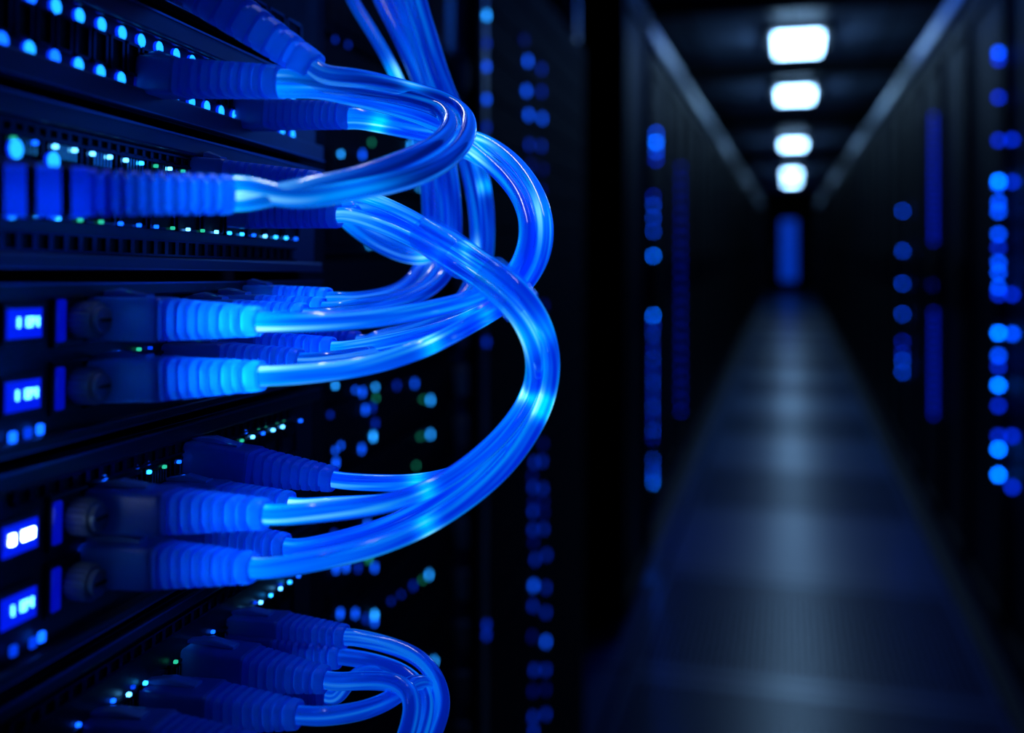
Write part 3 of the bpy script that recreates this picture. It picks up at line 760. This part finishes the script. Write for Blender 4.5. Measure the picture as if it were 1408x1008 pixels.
# loop in front (upper left): two strands from the big pale plug back to the two upper plugs
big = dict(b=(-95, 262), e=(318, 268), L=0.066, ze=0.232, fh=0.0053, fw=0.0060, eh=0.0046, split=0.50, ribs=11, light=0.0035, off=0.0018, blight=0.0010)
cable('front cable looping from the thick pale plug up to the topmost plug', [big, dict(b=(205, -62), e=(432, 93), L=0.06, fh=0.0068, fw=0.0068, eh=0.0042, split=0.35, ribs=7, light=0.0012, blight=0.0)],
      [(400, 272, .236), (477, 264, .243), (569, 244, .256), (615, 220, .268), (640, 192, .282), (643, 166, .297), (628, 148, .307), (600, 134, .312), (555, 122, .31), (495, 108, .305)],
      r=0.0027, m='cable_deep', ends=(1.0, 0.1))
big2 = dict(big); big2['show'] = False; big2['off'] = -0.0012
cable('front cable on the inner side of the upper loop, ending in the upper ribbed plug', [big2, dict(b=(200, 106), e=(386, 113), L=0.05, fh=0.0054, fw=0.0058, eh=0.0045, split=0.3, ribs=10, off=0.001, light=0.0009)],
      [(400, 262, .238), (477, 247, .246), (532, 229, .253), (584, 207, .264), (608, 190, .276), (618, 172, .287), (610, 155, .296), (585, 142, .301), (530, 128, .30), (460, 118, .293)],
      r=0.0026, m='cable_deep', ends=(0.9, 0.4))
# second loop: from the upper plugs around the right and back to the bright plugs
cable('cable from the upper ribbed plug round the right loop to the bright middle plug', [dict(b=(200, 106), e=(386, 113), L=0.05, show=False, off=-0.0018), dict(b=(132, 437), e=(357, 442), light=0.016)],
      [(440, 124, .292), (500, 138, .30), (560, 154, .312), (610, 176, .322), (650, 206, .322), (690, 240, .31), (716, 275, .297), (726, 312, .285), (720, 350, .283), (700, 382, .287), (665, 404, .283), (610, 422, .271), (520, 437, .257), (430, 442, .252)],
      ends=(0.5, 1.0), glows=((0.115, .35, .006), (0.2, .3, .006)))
cable('outer strand of the right loop, ending in the lower bright plug', [dict(b=(330, 157), e=(482, 159), L=0.05, fh=0.0052, fw=0.0056, eh=0.0044, split=0.3, ribs=11, light=0.0005), dict(b=(132, 523), e=(360, 517), light=0.016)],
      [(540, 168, .345), (600, 180, .34), (655, 190, .333), (700, 216, .317), (734, 258, .298), (749, 304, .283), (746, 348, .281), (726, 386, .286), (692, 420, .285), (650, 444, .274), (590, 476, .259), (510, 502, .256), (430, 513, .251)],
      ends=(0.5, 1.0), glows=((0.02, .9, .003), (0.33, .5, .003), (0.26, .3, .005)))
cable('cable behind the right loop, ending in the dim blue plug between the bright ones', [dict(b=(330, 157), e=(482, 159), L=0.05, show=False, off=-0.002), dict(b=(285, 480), e=(458, 480), light=0.0022)],
      [(540, 176, .348), (600, 190, .345), (650, 212, .338), (695, 240, .325), (726, 280, .31), (737, 325, .30), (730, 368, .298), (705, 402, .300), (660, 432, .288), (600, 456, .283), (530, 472, .278)],
      ends=(0.4, 0.5), glows=((0.3, .4, .004),))
# third loop: from the left plug below the crossing and round the lower right
lf = dict(b=(318, 294), e=(466, 296), L=0.046, fh=0.0048, fw=0.0052, eh=0.0042, split=0.25, ribs=12)
G = lambda l: ((l, 1.0, .0035), (l + .075, .55, .003))
cable('cable from the plug under the pale sleeve through the crossing to the lower left plug', [lf, dict(b=(130, 698), e=(366, 707), light=0.004)],
      [(520, 309, .325), (580, 336, .312), (640, 374, .288), (690, 410, .266), (720, 447, .265), (735, 490, .270), (730, 536, .281), (705, 580, .278), (665, 622, .275), (610, 662, .272), (540, 691, .266), (450, 703, .259)],
      glows=G(.212), ends=(0.4, 0.9))
lf2 = dict(lf); lf2['show'] = False; lf2['off'] = 0.002; lf2['offu'] = 0.004
cable('outermost strand of the lower right loop, ending in the lowest ribbed plug of its pair', [lf2, dict(b=(124, 772), e=(348, 781), light=0.003)],
      [(480, 282, .335), (530, 288, .328), (590, 312, .315), (650, 348, .290), (703, 386, .265), (739, 430, .263), (757, 480, .275), (756, 530, .273), (737, 582, .27), (700, 636, .266), (650, 682, .264), (585, 724, .26), (510, 754, .256), (430, 772, .252)],
      glows=G(.238), ends=(0.4, 0.7))
cable('middle strand of the lower right loop, rising to the dark plug above the pair', [lf2, dict(b=(262, 628), e=(459, 659), L=0.048, fh=0.0054, fw=0.0062, light=0.0004)],
      [(500, 296, .34), (560, 318, .33), (620, 352, .306), (680, 388, .278), (726, 434, .274), (745, 485, .293), (745, 535, .292), (724, 580, .291), (690, 618, .29), (640, 648, .29), (580, 663, .289), (520, 664, .288)],
      glows=G(.232), ends=(0.2, 0.2))
cable('strand of the lower right loop ending in the plug behind the lowest pair', [lf2, dict(b=(215, 738), e=(394, 752), light=0.0012, eh=.0036)],
      [(500, 300, .345), (560, 326, .335), (620, 362, .312), (680, 398, .274), (722, 444, .274), (737, 490, .298), (736, 536, .296), (714, 582, .293), (680, 622, .289), (640, 660, .285), (590, 694, .281), (530, 724, .276), (460, 744, .271)],
      glows=G(.225), ends=(0.2, 0.4))
cable('thin strand between the two lower plugs, joining the lower right loop', [dict(b=(232, 683), e=(400, 694), light=0.0012, fh=.005), None],
      [(450, 693, .285), (520, 690, .288), (590, 682, .292), (650, 652, .296), (700, 606, .30), (735, 552, .302)], r=0.0021, ends=(0.8, 0.0))
# bundle falling behind
def back(label, path, plug_=None, **kw):
    if path[0][1] < 0:           # they come down from the cable tray above the picture
        x0_, y0_, z0_ = path[0]; path = [(x0_ + 60, -900, .45), (x0_ + 20, -520, .43), (x0_ - 8, -230, .41)] + path
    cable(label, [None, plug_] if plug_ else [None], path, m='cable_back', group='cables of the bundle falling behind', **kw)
G2 = dict(glows=((0.03, .3, .01),), ends=(0, 0.5))
back('leftmost cable of the bundle falling behind, ending in a cyan plug', [(470, -40, .40), (500, 25, .395), (530, 75, .39), (558, 135, .385), (578, 200, .38), (588, 265, .378), (588, 330, .375), (572, 378, .37), (540, 402, .36), (490, 411, .352)], dict(b=(330, 411), e=(452, 411), L=.046, fh=.0046, fw=.005, light=0.006, ribs=8), r=.0024, **G2)
back('second cable of the bundle falling behind', [(508, -40, .40), (538, 30, .39), (566, 90, .385), (588, 150, .38), (602, 220, .38), (608, 290, .375), (605, 350, .37), (588, 388, .36), (550, 410, .35), (490, 420, .335)], dict(b=(290, 425), e=(445, 425), L=.046, fh=.0046, fw=.005, light=0.006, ribs=8), r=.0024, **G2)
back('third cable of the bundle falling behind', [(536, -40, .40), (562, 35, .385), (583, 95, .38), (602, 155, .375), (618, 220, .375), (626, 290, .372), (624, 350, .365), (604, 390, .358), (560, 414, .345), (490, 430, .325)], dict(b=(255, 432), e=(420, 434), L=.046, fh=.0046, fw=.005, light=0.006, ribs=8), r=.0024, **G2)
back('fourth cable of the bundle falling behind, passing the loop on its right', [(554, -40, .385), (580, 45, .378), (600, 110, .372), (622, 170, .37), (644, 235, .37), (655, 300, .37), (655, 360, .366), (642, 402, .36), (612, 434, .35), (560, 455, .342), (520, 464, .336)], dict(b=(345, 464), e=(492, 470), L=.046, fh=.0044, fw=.005, ribs=9), r=.0026, ends=(0, .2))
back('rightmost cable of the bundle falling behind', [(568, -40, .375), (592, 50, .37), (612, 115, .368), (638, 175, .37), (662, 235, .37), (671, 300, .37), (668, 365, .366), (650, 416, .36), (612, 452, .35), (550, 478, .33), (480, 492, .31)], dict(b=(235, 497), e=(414, 497), L=.046, ribs=9, light=0.0015), r=.0026, ends=(0, .3), glows=((.2, .5, .004),))
back('dark inner cable of the bundle falling behind', [(522, -40, .415), (550, 35, .405), (574, 100, .40), (590, 170, .395), (596, 240, .393), (598, 310, .39), (590, 365, .385), (566, 398, .38), (520, 408, .375)], None, r=.0024)
back('lower dangling strand looping under the plug below the pale sleeve', [(470, 300, .345), (490, 318, .35), (520, 338, .356), (560, 355, .36), (595, 352, .366), (615, 325, .372), (620, 270, .378)], None, r=.0022)
back('second dangling strand looping under the plug below the pale sleeve', [(475, 296, .352), (505, 316, .358), (540, 334, .362), (575, 344, .368), (603, 335, .376), (610, 290, .385)], None, r=.0019)
# bottom loop
Z = .30
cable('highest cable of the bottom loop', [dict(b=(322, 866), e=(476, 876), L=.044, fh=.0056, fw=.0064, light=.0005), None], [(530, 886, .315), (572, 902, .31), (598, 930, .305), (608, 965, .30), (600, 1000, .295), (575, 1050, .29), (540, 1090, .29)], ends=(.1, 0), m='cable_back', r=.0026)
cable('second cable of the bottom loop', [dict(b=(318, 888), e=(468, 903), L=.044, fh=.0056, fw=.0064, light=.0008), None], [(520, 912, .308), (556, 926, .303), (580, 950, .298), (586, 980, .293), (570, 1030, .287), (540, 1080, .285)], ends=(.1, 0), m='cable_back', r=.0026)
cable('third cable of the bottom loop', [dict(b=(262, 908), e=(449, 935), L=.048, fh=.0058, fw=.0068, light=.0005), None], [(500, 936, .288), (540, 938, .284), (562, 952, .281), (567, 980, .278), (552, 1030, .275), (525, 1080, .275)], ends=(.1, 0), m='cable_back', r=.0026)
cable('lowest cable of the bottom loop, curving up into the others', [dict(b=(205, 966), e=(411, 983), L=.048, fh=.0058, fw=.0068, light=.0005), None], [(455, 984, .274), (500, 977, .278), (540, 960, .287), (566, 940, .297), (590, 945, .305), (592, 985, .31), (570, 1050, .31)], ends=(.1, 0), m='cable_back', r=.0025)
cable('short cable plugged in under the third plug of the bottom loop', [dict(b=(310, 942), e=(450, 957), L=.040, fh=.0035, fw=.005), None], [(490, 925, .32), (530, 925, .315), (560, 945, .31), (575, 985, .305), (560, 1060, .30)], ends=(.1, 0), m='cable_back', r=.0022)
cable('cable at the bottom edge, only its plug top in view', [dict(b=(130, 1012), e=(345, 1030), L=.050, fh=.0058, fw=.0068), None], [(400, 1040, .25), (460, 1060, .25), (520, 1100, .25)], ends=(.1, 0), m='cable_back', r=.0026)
# plugs behind the front ones
cable('plug and cable tucked behind the thick pale sleeve', [dict(b=(270, 238), e=(438, 252), L=.046, ribs=11, split=.3, fh=.0048), None], [(480, 262, .30), (540, 285, .31), (600, 318, .315), (650, 352, .312)], ends=(.6, 0), r=.0022)

# clear sleeve where the strands cross
def sleeve(label, pts, r, group):
    P = smooth(catmull(pts, 10), 4); n = len(P); bm = bmesh.new(); O = []; I = []
    for i, p in enumerate(P):
        ax = (P[min(i + 1, n - 1)] - P[max(i - 1, 0)]).normalized(); up = FWD - ax * FWD.dot(ax); up.normalize()
        O.append(superring(bm, p, ax, up, r * 1.08, r * 1.25, 2.4, 28)); I.append(superring(bm, p, ax, up, r * 1.02, r * 1.19, 2.4, 28))
    loft(bm, O, False); loft(bm, I, False)
    for A, Bq in ((O[0], I[0]), (O[-1], I[-1])):
        for k in range(28): bm.faces.new((A[k], A[(k + 1) % 28], Bq[(k + 1) % 28], Bq[k]))
    tag(obj('cable_sleeve', bm, M['sleeve'], None, True), label, 'sleeve', group)
sleeve('clear collar holding the strands where the loops cross', [cw(674, 378, .271), cw(697, 399, .268), cw(719, 423, .268)], 0.0053, 'clear collars on the cables')
sleeve('faint clear collar on the strands left of the crossing', [cw(590, 324, .308), cw(615, 341, .300), cw(636, 357, .294)], 0.0056, 'clear collars on the cables')
